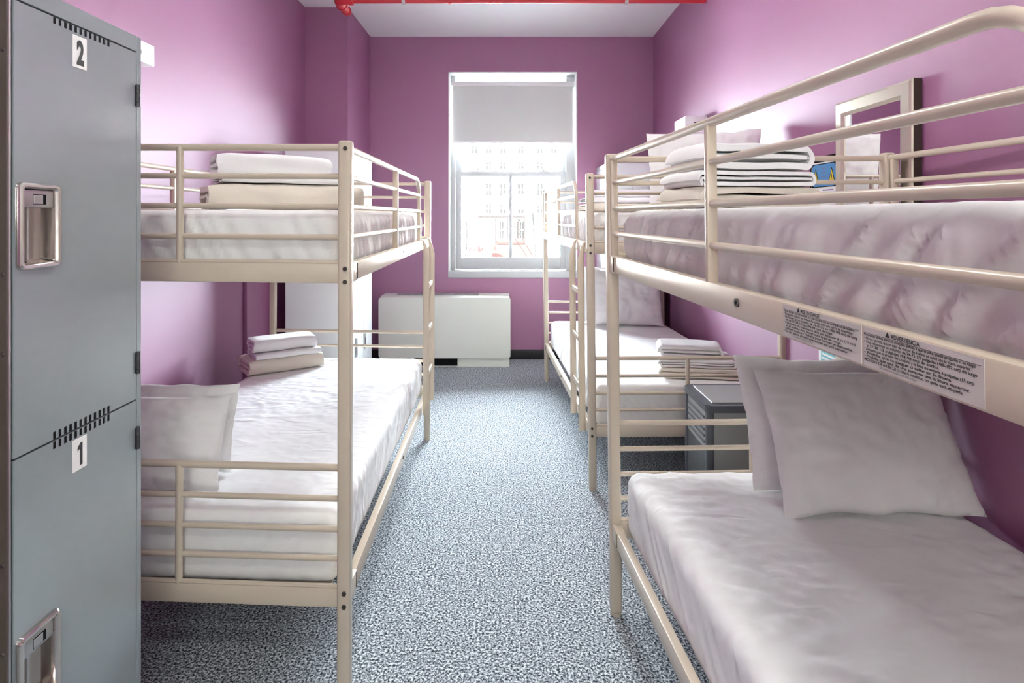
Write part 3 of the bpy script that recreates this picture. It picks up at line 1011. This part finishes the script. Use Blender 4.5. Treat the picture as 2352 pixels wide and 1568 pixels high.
def near_locker():
    xf, y0, y1, H, D = -0.885, 1.067, 1.449, 1.832, 0.46
    rt = root('locker', 'tall grey-blue metal locker with doors numbered 2 and 1 at the left edge', 'locker', (xf - D / 2, (y0 + y1) / 2, 0))
    def put(n, bm, mt, parent=rt, **kw):
        for v in bm.verts:
            v.co -= rt.location
        return obj(n, bm, mt, parent, **kw)
    dt = 0.022                                            # door thickness
    b = bmesh.new()
    box(b, (xf - D, y0 + 0.002, 0.0), (xf - dt - 0.001, y1, H))
    box(b, (xf - dt - 0.001, y1 - 0.016, 0.0), (xf, y1, H), 0.001, 1)          # frame at the hinge side
    box(b, (xf - dt - 0.001, y0 + 0.004, H - 0.036), (xf, y1 - 0.016, H), 0.001, 1)
    box(b, (xf - dt - 0.001, y0 + 0.004, 0.0), (xf, y1 - 0.016, 0.10), 0.001, 1)
    put('locker_body', b, 'locker')
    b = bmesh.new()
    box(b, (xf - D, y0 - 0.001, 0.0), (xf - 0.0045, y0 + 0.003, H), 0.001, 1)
    sp_ = put('side_panel', b, 'locker_side_shaded')
    sp_['label'] = 'riveted side panel with its shade painted in dark brown-grey'
    for z in (1.30, 1.158, 0.783, 0.625, 1.70, 0.25):
        b = bmesh.new()
        disc(b, (xf - 0.0125, y0 - 0.0005, z), (0, -1, 0), 0.0045, 0.0022, 12, 0.0028)
        put('rivet', b, 'bolt', sp_)
    b = bmesh.new()
    box(b, (xf - dt, y0 + 0.0005, 0.0), (xf - 0.0005, y0 + 0.0040, H), 0.0008, 1)
    put('edge_trim', b, 'steel')
    zd = 0.967
    doors = ((zd + 0.002, H - 0.040, '2', 1.306, 1.466), (0.104, zd - 0.002, '1', 0.478, 0.640))
    yd0, yd1 = y0 + 0.008, y1 - 0.0195
    for z0, z1, num, h0, h1 in doors:
        hy0, hy1 = y0 + 0.012, y0 + 0.112
        b = bmesh.new()
        r_ = 0.004
        xb, xt = xf - dt, xf
        ys, zs = (yd0, hy0 + r_, hy1 - r_, yd1), (z0, h0 + r_, h1 - r_, z1)
        for i in range(3):
            for j in range(3):
                if i == 1 and j == 1:
                    continue
                for x in (xt, xb):
                    q = [b.verts.new((x, y, z)) for y, z in ((ys[i], zs[j]), (ys[i + 1], zs[j]), (ys[i + 1], zs[j + 1]), (ys[i], zs[j + 1]))]
                    b.faces.new(q)
        bmesh.ops.remove_doubles(b, verts=b.verts, dist=1e-6)
        be = [e for e in b.edges if e.is_boundary]
        bmesh.ops.bridge_loops(b, edges=[e for e in be if all(abs(v.co.y - yd0) < 1e-6 or abs(v.co.y - yd1) < 1e-6 or abs(v.co.z - z0) < 1e-6 or abs(v.co.z - z1) < 1e-6 for v in e.verts)])
        d = put('door', b, 'locker')
        d['label'] = 'grey-blue locker door numbered ' + num
        # chrome recessed pull
        b = bmesh.new()
        cz, cy = (h0 + h1) / 2, (hy0 + hy1) / 2
        loops = []
        for off, x in ((0.0, xf), (0.001, xf + 0.007), (0.004, xf + 0.010), (0.008, xf + 0.010), (0.011, xf + 0.006), (0.012, xf - 0.004), (0.016, xf - 0.0195)):
            pts = rrect(hy1 - hy0 - 2 * off, h1 - h0 - 2 * off, max(0.010 - off * 0.5, 0.003), 5, cy, cz)
            loops.append([b.verts.new((x, y, z)) for y, z in pts])
        for A, B in zip(loops, loops[1:]):
            for k in range(len(A)):
                b.faces.new((A[k], A[(k + 1) % len(A)], B[(k + 1) % len(A)], B[k]))
        b.faces.new(loops[-1])
        hd = put('pull_handle', b, 'chrome', d)
        hd['label'] = 'chrome recessed pull handle'
        # ridge inside the cup and the latch plate with its slot
        b = bmesh.new()
        box(b, (xf - 0.019, cy - 0.008, h0 + 0.016), (xf - 0.012, cy - 0.004, h1 - 0.045), 0.001, 1)
        box(b, (xf - 0.004, hy0 + 0.014, h1 - 0.046), (xf + 0.004, hy1 - 0.014, h1 - 0.013), 0.003, 2)
        put('pull_handle', b, 'steel', d)
        b = bmesh.new()
        box(b, (xf + 0.0035, hy0 + 0.036, h1 - 0.040), (xf + 0.0046, hy1 - 0.034, h1 - 0.021), 0.0)
        put('latch_slot', b, 'dark', d)
        b = bmesh.new()
        box(b, (xf + 0.0042, hy0 + 0.036, h1 - 0.039), (xf + 0.0054, hy1 - 0.042, h1 - 0.0225), 0.0004, 1)
        put('latch_slide', b, 'steel', d)
        # vents
        f = lambda dx: xf + dx
        b = bmesh.new()
        comb(b, f, 1.172, 1.330, z1 - 0.0005, 0.012 if num == '2' else 0.014, 12, up=False)
        if num == '2':
            comb(b, f, 1.172, 1.330, z0 + 0.0005, 0.014, 12, up=True)
        put('vent_slots', b, 'dark', d)
        # number plate
        pz1 = z1 - 0.0180
        py0, py1 = 1.2205, 1.2610
        b = bmesh.new()
        box(b, (xf - 0.0005, py0, pz1 - 0.0655), (xf + 0.0012, py1, pz1), 0.0004, 1)
        pl = put('number_plate', b, 'paper', d)
        b = bmesh.new()
        if num == '1':
            prism(b, [(-0.0005, 0), (0.0065, 0), (0.0065, 0.046), (0.0010, 0.046), (-0.0075, 0.0375), (-0.0075, 0.0305), (-0.0005, 0.0345)], (xf + 0.0013, (py0 + py1) / 2, pz1 - 0.0565), (0, 1, 0), (0, 0, 1), (1, 0, 0), 0.0004)
        else:
            text(b, num, 0.066, (xf + 0.0016, (py0 + py1) / 2, pz1 - 0.0565), (0, 1, 0), (0, 0, 1), (1, 0, 0), 0.62, 0.0030, align='CENTER')
        put('numeral', b, 'ink', pl, smooth=False)
        # hinges
        for z in ((1.69, 1.055) if num == '2' else (0.876, 0.20)):
            b = bmesh.new()
            for k in range(5):
                tube(b, [(xf + 0.003, y1 - 0.0175, z - 0.026 + k * 0.0106), (xf + 0.003, y1 - 0.0175, z - 0.0162 + k * 0.0106)], 0.0050, 10)
            box(b, (xf - 0.001, y1 - 0.0255, z - 0.024), (xf + 0.0012, y1 - 0.012, z + 0.024))
            put('hinge', b, 'hinge', d)
near_locker()

def white_locker(label, xf, dirx, y0, y1, D, H):
    """two tier locker whose front plane is x = xf, facing dirx along x"""
    rt = root('locker', label, 'locker', (xf - dirx * D / 2, (y0 + y1) / 2, 0), 'pale grey lockers at the window end')
    def put(n, bm, mt, parent=rt, **kw):
        for v in bm.verts:
            v.co -= rt.location
        return obj(n, bm, mt, parent, **kw)
    f = lambda d: xf + dirx * d
    def bx(bm, d0, d1, ya, yb, za, zb, bev=0.0):
        a, c = f(d0), f(d1)
        box(bm, (min(a, c), ya, za), (max(a, c), yb, zb), bev, 1)
    b = bmesh.new()
    bx(b, -D, -0.018, y0, y1, 0, H, 0.002)
    bx(b, -0.02, 0.0, y0, y0 + 0.03, 0, H)
    bx(b, -0.02, 0.0, y1 - 0.03, y1, 0, H)
    bx(b, -0.02, 0.0, y0, y1, H - 0.035, H)
    bx(b, -0.02, 0.0, y0, y1, 0, 0.10)
    put('locker_body', b, 'white_locker')
    for ny in range(2):
        ya = y0 + 0.032 + ny * (y1 - y0 - 0.06) / 2
        yb = ya + (y1 - y0 - 0.06) / 2 - 0.004
        for z0, z1 in ((0.104, 0.965), (0.969, H - 0.039)):
            b = bmesh.new()
            bx(b, -0.018, 0.002, ya, yb, z0, z1, 0.002)
            d = put('door', b, 'white_locker')
            b = bmesh.new()
            for k in range(6):
                for s in (0, 1):
                    z = (z1 - 0.075 - 0.013 * k) if s == 0 else (z0 + 0.075 + 0.013 * k)
                    bx(b, 0.0018, 0.0028, (ya + yb) / 2 - 0.004, (ya + yb) / 2 + 0.004, z - 0.003, z + 0.003)
            put('vent_slots', b, 'grille', d)
            b = bmesh.new()
            zc = z0 + (z1 - z0) * 0.42
            bx(b, 0.002, 0.010, ya + 0.02, ya + 0.055, zc - 0.07, zc + 0.07, 0.003)
            hd = put('pull_handle', b, 'steel', d)
            b = bmesh.new()
            bx(b, 0.0095, 0.0108, ya + 0.026, ya + 0.036, zc - 0.055, zc + 0.02)
            put('latch_slot', b, 'dark', hd)
    b = bmesh.new()
    for z in (H - 0.25, H * 0.5):
        for k in range(5):
            xm = xf - dirx * D * 0.45
            box(b, (xm - 0.004, y0 - 0.001, z + k * 0.016), (xm + 0.004, y0 + 0.001, z + 0.006 + k * 0.016))
    put('side_vents', b, 'grille')
white_locker('pale grey two-tier locker in the left corner behind the left bunk', -1.09, 1, 4.227, 4.80, 0.478, 1.866)
white_locker('pale grey two-tier locker in the right corner behind the far right bunk', 0.862, -1, 5.235, 5.862, 0.50, 1.866)

# ------------------------------------------------------------------ small cabinet between the right bunks
def cabinet():
    x0, x1, y0, y1, H = 0.828, 1.31, 2.50, 2.82, 0.618
    rt = root('storage_cabinet', 'small charcoal metal cabinet with perforated side standing between the two right bunks', 'cabinet', ((x0 + x1) / 2, (y0 + y1) / 2, 0))
    def put(n, bm, mt, parent=rt, **kw):
        for v in bm.verts:
            v.co -= rt.location
        return obj(n, bm, mt, parent, **kw)
    for x in (x0, x1 - 0.032):
        for y in (y0, y1 - 0.032):
            b = bmesh.new(); box(b, (x, y, 0.0), (x + 0.032, y + 0.032, H - 0.004), 0.009, 3); put('corner_post', b, 'cab_frame')
    b = bmesh.new()
    prism(b, rrect(x1 - x0 + 0.006, y1 - y0 + 0.006, 0.018, 5, (x0 + x1) / 2, (y0 + y1) / 2), (0, 0, H - 0.034), (1, 0, 0), (0, 1, 0), (0, 0, 1), 0.030)
    bmesh.ops.bevel(b, geom=[e for e in b.edges if e.verts[0].co.z > H - 0.01 and e.verts[1].co.z > H - 0.01], offset=0.006, segments=2, affect='EDGES')
    put('top_frame', b, 'cab_frame')
    b = bmesh.new(); box(b, (x0 + 0.030, y0 + 0.030, H - 0.010), (x1 - 0.030, y1 - 0.030, H + 0.001), 0.002, 1); put('top_panel', b, 'cab_panel')
    b = bmesh.new(); box(b, (x0 + 0.030, y0 + 0.006, 0.05), (x1 - 0.030, y0 + 0.016, H - 0.034), 0.001, 1); put('front_panel', b, 'cab_panel')
    b = bmesh.new(); box(b, (x0 + 0.030, y1 - 0.016, 0.05), (x1 - 0.030, y1 - 0.006, H - 0.034), 0.001, 1); put('back_panel', b, 'cab_panel')
    for xa in (x0 + 0.006, x1 - 0.014):
        b = bmesh.new(); box(b, (xa, y0 + 0.030, 0.05), (xa + 0.008, y1 - 0.030, 0.42)); put('side_panel', b, 'perforated')
        b = bmesh.new(); box(b, (xa, y0 + 0.030, 0.42), (xa + 0.008, y1 - 0.030, H - 0.034)); put('side_panel', b, 'cab_panel')
    b = bmesh.new()
    for k in range(5):
        box(b, (x0 + 0.002, y0 + 0.05, 0.44 + k * 0.026), (x0 + 0.008, y1 - 0.05, 0.452 + k * 0.026), 0.002, 1)
    put('louvre', b, 'louvre')
    b = bmesh.new(); box(b, (x0 + 0.03, y0 + 0.004, 0.03), (x1 - 0.03, y1 - 0.004, 0.052)); put('bottom_frame', b, 'cab_frame')
cabinet()

# ------------------------------------------------------------------ things on the walls
def wall_box(label, xw, dirx, y0, z0, mark, h=0.115):
    """white box unit screwed to a side wall, standing out along dirx"""
    d, ln = 0.16, 0.27
    rt = root('wall_unit', label, 'wall box', (xw, y0 + ln / 2, z0), 'white box units on the side walls')
    xa, xb = sorted((xw, xw + dirx * d))
    b = bmesh.new(); box(b, (xa, y0, z0), (xb, y0 + ln, z0 + h), 0.004, 2)
    for v in b.verts: v.co -= rt.location
    obj('unit_housing', b, 'plastic', rt)
    xm = (xa + xb) / 2
    b = bmesh.new(); box(b, (xm - mark, y0 - 0.0012, z0 + h * 0.5 - mark), (xm + mark, y0 + 0.001, z0 + h * 0.5 + mark), 0.0005, 1)
    for v in b.verts: v.co -= rt.location
    obj('socket', b, 'dark', rt)['label'] = 'small black square on the end'
    b = bmesh.new()
    for k in (0.30, 0.62):
        disc(b, (xw + dirx * (d - 0.0005), y0 + ln * k, z0 + h * 0.45), (dirx, 0, 0), 0.010, 0.0018, 14)
    for v in b.verts: v.co -= rt.location
    obj('indicator', b, 'grille', rt)
wall_box('white box unit high on the right wall above the far bunk', XR, -1, 4.28, 2.00, 0.014)
wall_box('white box unit high on the left wall beside the locker top', XL, 1, 2.36, 2.055, 0.006, 0.09)

def wall_mirror():
    y0, y1, z0, z1, xw = 2.06, 2.54, 0.42, 1.877, XR
    rt = root('wall_mirror', 'tall framed mirror hung on the right wall behind the near bunk', 'mirror', (xw, (y0 + y1) / 2, (z0 + z1) / 2))
    def put(n, bm, mt, parent=rt, **kw):
        for v in bm.verts: v.co -= rt.location
        return obj(n, bm, mt, parent, **kw)
    fw, t = 0.062, 0.034
    b = bmesh.new()
    box(b, (xw - t + 0.004, y0, z0), (xw - 0.001, y1, z1))
    put('mirror_back', b, 'frame_edge')
    b = bmesh.new()
    o_ = [(y0, z0), (y1, z0), (y1, z1), (y0, z1)]
    prof = ((0.0, 0.0), (0.002, 0.006), (0.010, 0.010), (fw - 0.012, 0.012), (fw, 0.005), (fw, -0.002))
    rings = []
    for off, hgt in prof:
        rings.append([b.verts.new((xw - t + 0.004 - hgt, y0 + off if y == y0 else y1 - off, z0 + off if z == z0 else z1 - off)) for y, z in o_])
    for A, B in zip(rings, rings[1:]):
        for k in range(4):
            b.faces.new((A[k], A[(k + 1) % 4], B[(k + 1) % 4], B[k]))
    put('mirror_frame', b, 'frame', sharp=20)
    b = bmesh.new(); box(b, (xw - t + 0.0025, y0 + fw - 0.004, z0 + fw - 0.004), (xw - t + 0.0035 + 0.001, y1 - fw + 0.004, z1 - fw + 0.004)); put('mirror_glass', b, 'mirror', smooth=False)
wall_mirror()

def safety_sign():
    ya, yb, z0, z1, x = 2.567, 2.80, 1.17, 1.672, XR
    rt = root('safety_sign', 'safety notice with two yellow warning triangles on the right wall beside the mirror', 'sign', (x, (ya + yb) / 2, z0))
    def put(n, bm, mt, parent=rt, **kw):
        for v in bm.verts: v.co -= rt.location
        return obj(n, bm, mt, parent, **kw)
    b = bmesh.new(); box(b, (x - 0.012, ya, z0), (x - 0.0005, yb, z1), 0.001, 1); put('backing_board', b, 'dark')
    b = bmesh.new(); box(b, (x - 0.0135, ya + 0.002, z0 + 0.004), (x - 0.0118, yb - 0.016, z1 - 0.028)); sh = put('notice_sheet', b, 'paper')
    n = (-1, 0, 0)
    # reading direction runs from the window end towards the camera
    y1 = yb - 0.016
    wd = y1 - ya - 0.002
    def P(u, v):
        return (x - 0.0136, y1 - u, z1 - 0.028 - v)
    ax, ay = (0, -1, 0), (0, 0, 1)
    b = bmesh.new(); prism(b, [(0.004, -0.112), (wd - 0.004, -0.112), (wd - 0.004, -0.006), (0.004, -0.006)], P(0, 0), ax, ay, n, 0.0004); put('notice_header', b, 'dark', sh)
    b = bmesh.new(); prism(b, rrect(wd - 0.012, 0.098, 0.022, 5, wd / 2, -0.059), P(0, 0), ax, ay, n, 0.0008); put('notice_header', b, 'sign_blue', sh)
    for cx in (0.040, wd - 0.040):
        b = bmesh.new(); prism(b, [(cx - 0.026, -0.094), (cx + 0.026, -0.094), (cx, -0.026)], P(0, 0), ax, ay, n, 0.0012); put('warning_triangle', b, 'dark', sh)
        b = bmesh.new(); prism(b, [(cx - 0.021, -0.091), (cx + 0.021, -0.091), (cx, -0.036)], P(0, 0), ax, ay, n, 0.0016); put('warning_triangle', b, 'yellow', sh)
        b = bmesh.new()
        text(b, '!', 0.044, Vector(P(cx, 0.088)), ax, ay, n, 0.9, 0.001, lift=0.0020, align='CENTER')
        put('warning_mark', b, 'ink', sh, smooth=False)
    b = bmesh.new()
    for k in range(4):
        w = (0.030, 0.034, 0.036, 0.018)[k]
        prism(b, [(wd / 2 - w / 2, -0.030 - 0.019 * k), (wd / 2 + w / 2, -0.030 - 0.019 * k), (wd / 2 + w / 2, -0.025 - 0.019 * k), (wd / 2 - w / 2, -0.025 - 0.019 * k)], P(0, 0), ax, ay, n, 0.0012)
    put('printed_lines', b, 'purple_ink', sh)
    for k in range(3):
        v = 0.150 + 0.090 * k
        b = bmesh.new()
        ringplate(b, P(0.042, v), n, 0.024, 0.031, 0.0006, 28)
        d_ = 0.024
        prism(b, [(0.042 - d_ * 0.71 - 0.003, -v + d_ * 0.71 - 0.003), (0.042 - d_ * 0.71 + 0.003, -v + d_ * 0.71 + 0.003), (0.042 + d_ * 0.71 + 0.003, -v - d_ * 0.71 + 0.003), (0.042 + d_ * 0.71 - 0.003, -v - d_ * 0.71 - 0.003)], P(0, 0), ax, ay, n, 0.0006)
        put('prohibition_ring', b, 'red_ink', sh)
        b = bmesh.new()
        prism(b, [(0.085, -v - 0.048), (wd - 0.008, -v - 0.048), (wd - 0.008, -v - 0.046), (0.085, -v - 0.046)], P(0, 0), ax, ay, n, 0.0005)
        for q in range(3):
            w = (0.085, 0.10, 0.06)[(q + k) % 3]
            c_ = 0.142
            prism(b, [(c_ - w / 2, -v + 0.022 - 0.02 * q), (c_ + w / 2, -v + 0.022 - 0.02 * q), (c_ + w / 2, -v + 0.027 - 0.02 * q), (c_ - w / 2, -v + 0.027 - 0.02 * q)], P(0, 0), ax, ay, n, 0.0005)
        put('printed_lines', b, 'purple_ink', sh)
safety_sign()

def poster():
    ya, yb, z0, z1, x = 2.552, 2.735, 0.70, 1.02, XR
    rt = root('wall_poster', 'teal and white poster low on the right wall left of the mirror', 'poster', (x, (ya + yb) / 2, z0))
    def put(n, bm, mt, parent=rt, **kw):
        for v in bm.verts: v.co -= rt.location
        return obj(n, bm, mt, parent, **kw)
    b = bmesh.new(); box(b, (x - 0.006, ya, z0), (x - 0.0005, yb, z1), 0.0008, 1); put('poster_sheet', b, 'paper')
    b = bmesh.new(); box(b, (x - 0.0072, ya + 0.022, z0 + 0.022), (x - 0.0058, yb - 0.022, z1 - 0.022)); tl = put('poster_print', b, 'teal')
    b = bmesh.new()
    text(b, 'NIP', 0.078, (x - 0.0074, yb - 0.034, z0 + 0.115), (0, -1, 0), (0, 0, 1), (-1, 0, 0), 0.75, 0.002)
    for k in range(3):
        box(b, (x - 0.0077, ya + 0.028, z0 + 0.045 + 0.018 * k), (x - 0.0071, yb - 0.030, z0 + 0.054 + 0.018 * k))
    put('poster_lettering', b, 'paper', tl, smooth=False)
poster()

# ------------------------------------------------------------------ the street outside
GZ = -6.2
SY = 80.0
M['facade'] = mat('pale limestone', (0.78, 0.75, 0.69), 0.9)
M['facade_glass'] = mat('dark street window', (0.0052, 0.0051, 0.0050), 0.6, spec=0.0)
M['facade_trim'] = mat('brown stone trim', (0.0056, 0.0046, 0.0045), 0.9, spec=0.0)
M['street'] = mat('street paving', (0.40, 0.40, 0.40), 0.9)
M['bark'] = mat('grey bark', (0.0046, 0.0045, 0.0045), 0.9, spec=0.0)
M['red_cloth'] = mat('dull red canvas', (0.013, 0.0068, 0.0063), 0.9, spec=0.0)
M['red_stripe'] = mat('dark red canvas', (0.0068, 0.0046, 0.0046), 0.9, spec=0.0)
b = bmesh.new(); box(b, (-60, 6.4, GZ - 0.2), (60, 130, GZ)); struct(obj('street_ground', b, 'street'))
bd = root('street_building', 'pale stone apartment building across the street, seen through the window', 'building', (0.5, SY, GZ))
def bput(n, bm, mt, parent=bd, **kw):
    for v in bm.verts: v.co -= bd.location
    return obj(n, bm, mt, parent, **kw)
def px(x, y):
    """a point of the facade for a place in the view"""
    return (x - 1167) * SY / F, EYE - (y - 495) * SY / F
b = bmesh.new(); box(b, (-22, SY, GZ), (24, SY + 8, 15)); bput('facade_wall', b, 'facade')
def fwin(x, y0, y1, w, arch):
    x0, zt = px(x - w / 2, y0)
    x1, zb = px(x + w / 2, y1)
    pts = [(x0, zb), (x1, zb)]
    if arch:
        r_ = (x1 - x0) / 2
        for k in range(9):
            a = math.pi * k / 8
            pts.append(((x0 + x1) / 2 + r_ * math.cos(a), zt - r_ + r_ * math.sin(a)))
    else:
        pts += [(x1, zt), (x0, zt)]
    b = bmesh.new()
    prism(b, pts, (0, SY - 0.06, 0), (1, 0, 0), (0, 0, 1), (0, 1, 0), 0.05)
    w_ = bput('facade_window', b, 'facade_glass')
    b = bmesh.new()
    box(b, ((x0 + x1) / 2 - 0.04, SY - 0.10, zb), ((x0 + x1) / 2 + 0.04, SY - 0.055, zt))
    box(b, (x0, SY - 0.10, (zb + zt) / 2 - 0.05), (x1, SY - 0.055, (zb + zt) / 2 + 0.05))
    box(b, (x0 - 0.06, SY - 0.14, zb - 0.10), (x1 + 0.06, SY - 0.01, zb))
    bput('window_bars', b, 'facade', w_)
for row in ((371, 388, True), (421, 449, False), (467, 490, True), (330, 352, False)):
    for x in (1090, 1122, 1155, 1196, 1240, 1272):
        if x in (1090, 1272) and row[0] != 330:
            continue
        fwin(x, row[0], row[1], 13, row[2])
for x in (1152, 1185, 1198):
    fwin(x, 509, 548, 9, False)
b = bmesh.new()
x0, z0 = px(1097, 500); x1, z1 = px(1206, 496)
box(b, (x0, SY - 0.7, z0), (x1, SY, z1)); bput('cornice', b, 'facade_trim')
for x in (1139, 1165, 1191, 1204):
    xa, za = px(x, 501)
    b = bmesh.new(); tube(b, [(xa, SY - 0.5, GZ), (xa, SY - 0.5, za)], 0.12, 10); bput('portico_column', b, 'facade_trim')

def umbrella(label, x, y, dist, r_, stripe):
    k = dist / F
    cx, cz = (x - 1167) * k, EYE - (y - 495) * k
    rt = root('street_umbrella', label, 'umbrella', (cx, dist, GZ), 'red umbrellas on the street')
    n = 16
    for part in (0, 1):
        b = bmesh.new()
        for s in range(n):
            if (s % 2 == part) or not stripe:
                if not stripe and part == 1:
                    continue
                a0, a1 = 2 * math.pi * s / n, 2 * math.pi * (s + 1) / n
                prev = None
                for q in range(7):
                    ph = math.radians(8 + 78 * q / 6)
                    rr, hh = r_ * math.sin(ph), r_ * 0.8 * math.cos(ph)
                    cur = [b.verts.new((rr * math.cos(a), rr * math.sin(a), cz - GZ + hh)) for a in (a0, a1)]
                    if prev:
                        b.faces.new((prev[0], prev[1], cur[1], cur[0]))
                    prev = cur
        if len(b.faces):
            obj('canopy', b, 'red_cloth' if part == 0 else 'red_stripe', rt)
        else:
            b.free()
    b = bmesh.new(); tube(b, [(0, 0, 0), (0, 0, cz - GZ + r_ * 0.8)], 0.05, 8); obj('pole', b, 'facade_trim', rt)
umbrella('red striped umbrella seen small through the lower left window pane', 1093, 578, 60, 0.78, True)
umbrella('plain red umbrella seen small beside a striped one through the window', 1122, 575, 62, 0.85, False)
k = 64 / F
b = bmesh.new()
box(b, ((1130 - 1167) * k, 64, GZ), ((1222 - 1167) * k, 66.4, EYE - (562 - 495) * k), 0.12, 2)
box(b, ((1140 - 1167) * k, 64.3, EYE - (562 - 495) * k - 0.01), ((1205 - 1167) * k, 66.1, EYE - (548 - 495) * k), 0.2, 2)
vn = obj('van', b, 'red_cloth')
tag(vn, 'red van parked in front of the building, seen through the window', 'van')

def tree(label, x, dist, h, seed, r0):
    k = dist / F
    rt = root('street_tree', label, 'tree', ((x - 1167) * k, dist, GZ), 'bare street trees')
    rnd = random.Random(seed)
    b = bmesh.new()
    pts = [(0.10 * math.sin(i * 0.9 + seed), 0.05 * math.cos(i), h * 0.62 * i / 8) for i in range(9)]
    tube(b, pts, r0, 8)
    obj('trunk', b, 'bark', rt)
    for q in range(12):
        z = h * (0.34 + 0.30 * q / 11)
        a = rnd.uniform(-0.6, 0.6) + (math.pi if q % 2 else 0)
        ln = h * rnd.uniform(0.16, 0.32)
        base = Vector((0, 0, z))
        d = Vector((math.cos(a) * 0.6, math.sin(a) * 0.3, 0.9)).normalized()
        p = [base + d * (ln * t / 5) + Vector((rnd.uniform(-.06, .06), 0, rnd.uniform(-.05, .05))) for t in range(6)]
        b = bmesh.new()
        tube(b, p, r0 * 0.34, 6)
        for s in range(4):
            st = p[2 + s % 4]
            d2 = Vector((d.x * rnd.uniform(-1, 1.8), 0.1, rnd.uniform(0.4, 1))).normalized()
            tube(b, [st, st + d2 * ln * 0.22, st + d2 * ln * 0.4 + Vector((0, 0, 0.1))], r0 * 0.16, 5)
        obj('branch', b, 'bark', rt)
tree('bare tree with thin trunk right of centre through the window', 1226, 34, 12.5, 3, 0.055)
tree('bare tree with sparse twigs at the left edge of the window', 1069, 40, 12.0, 8, 0.045)
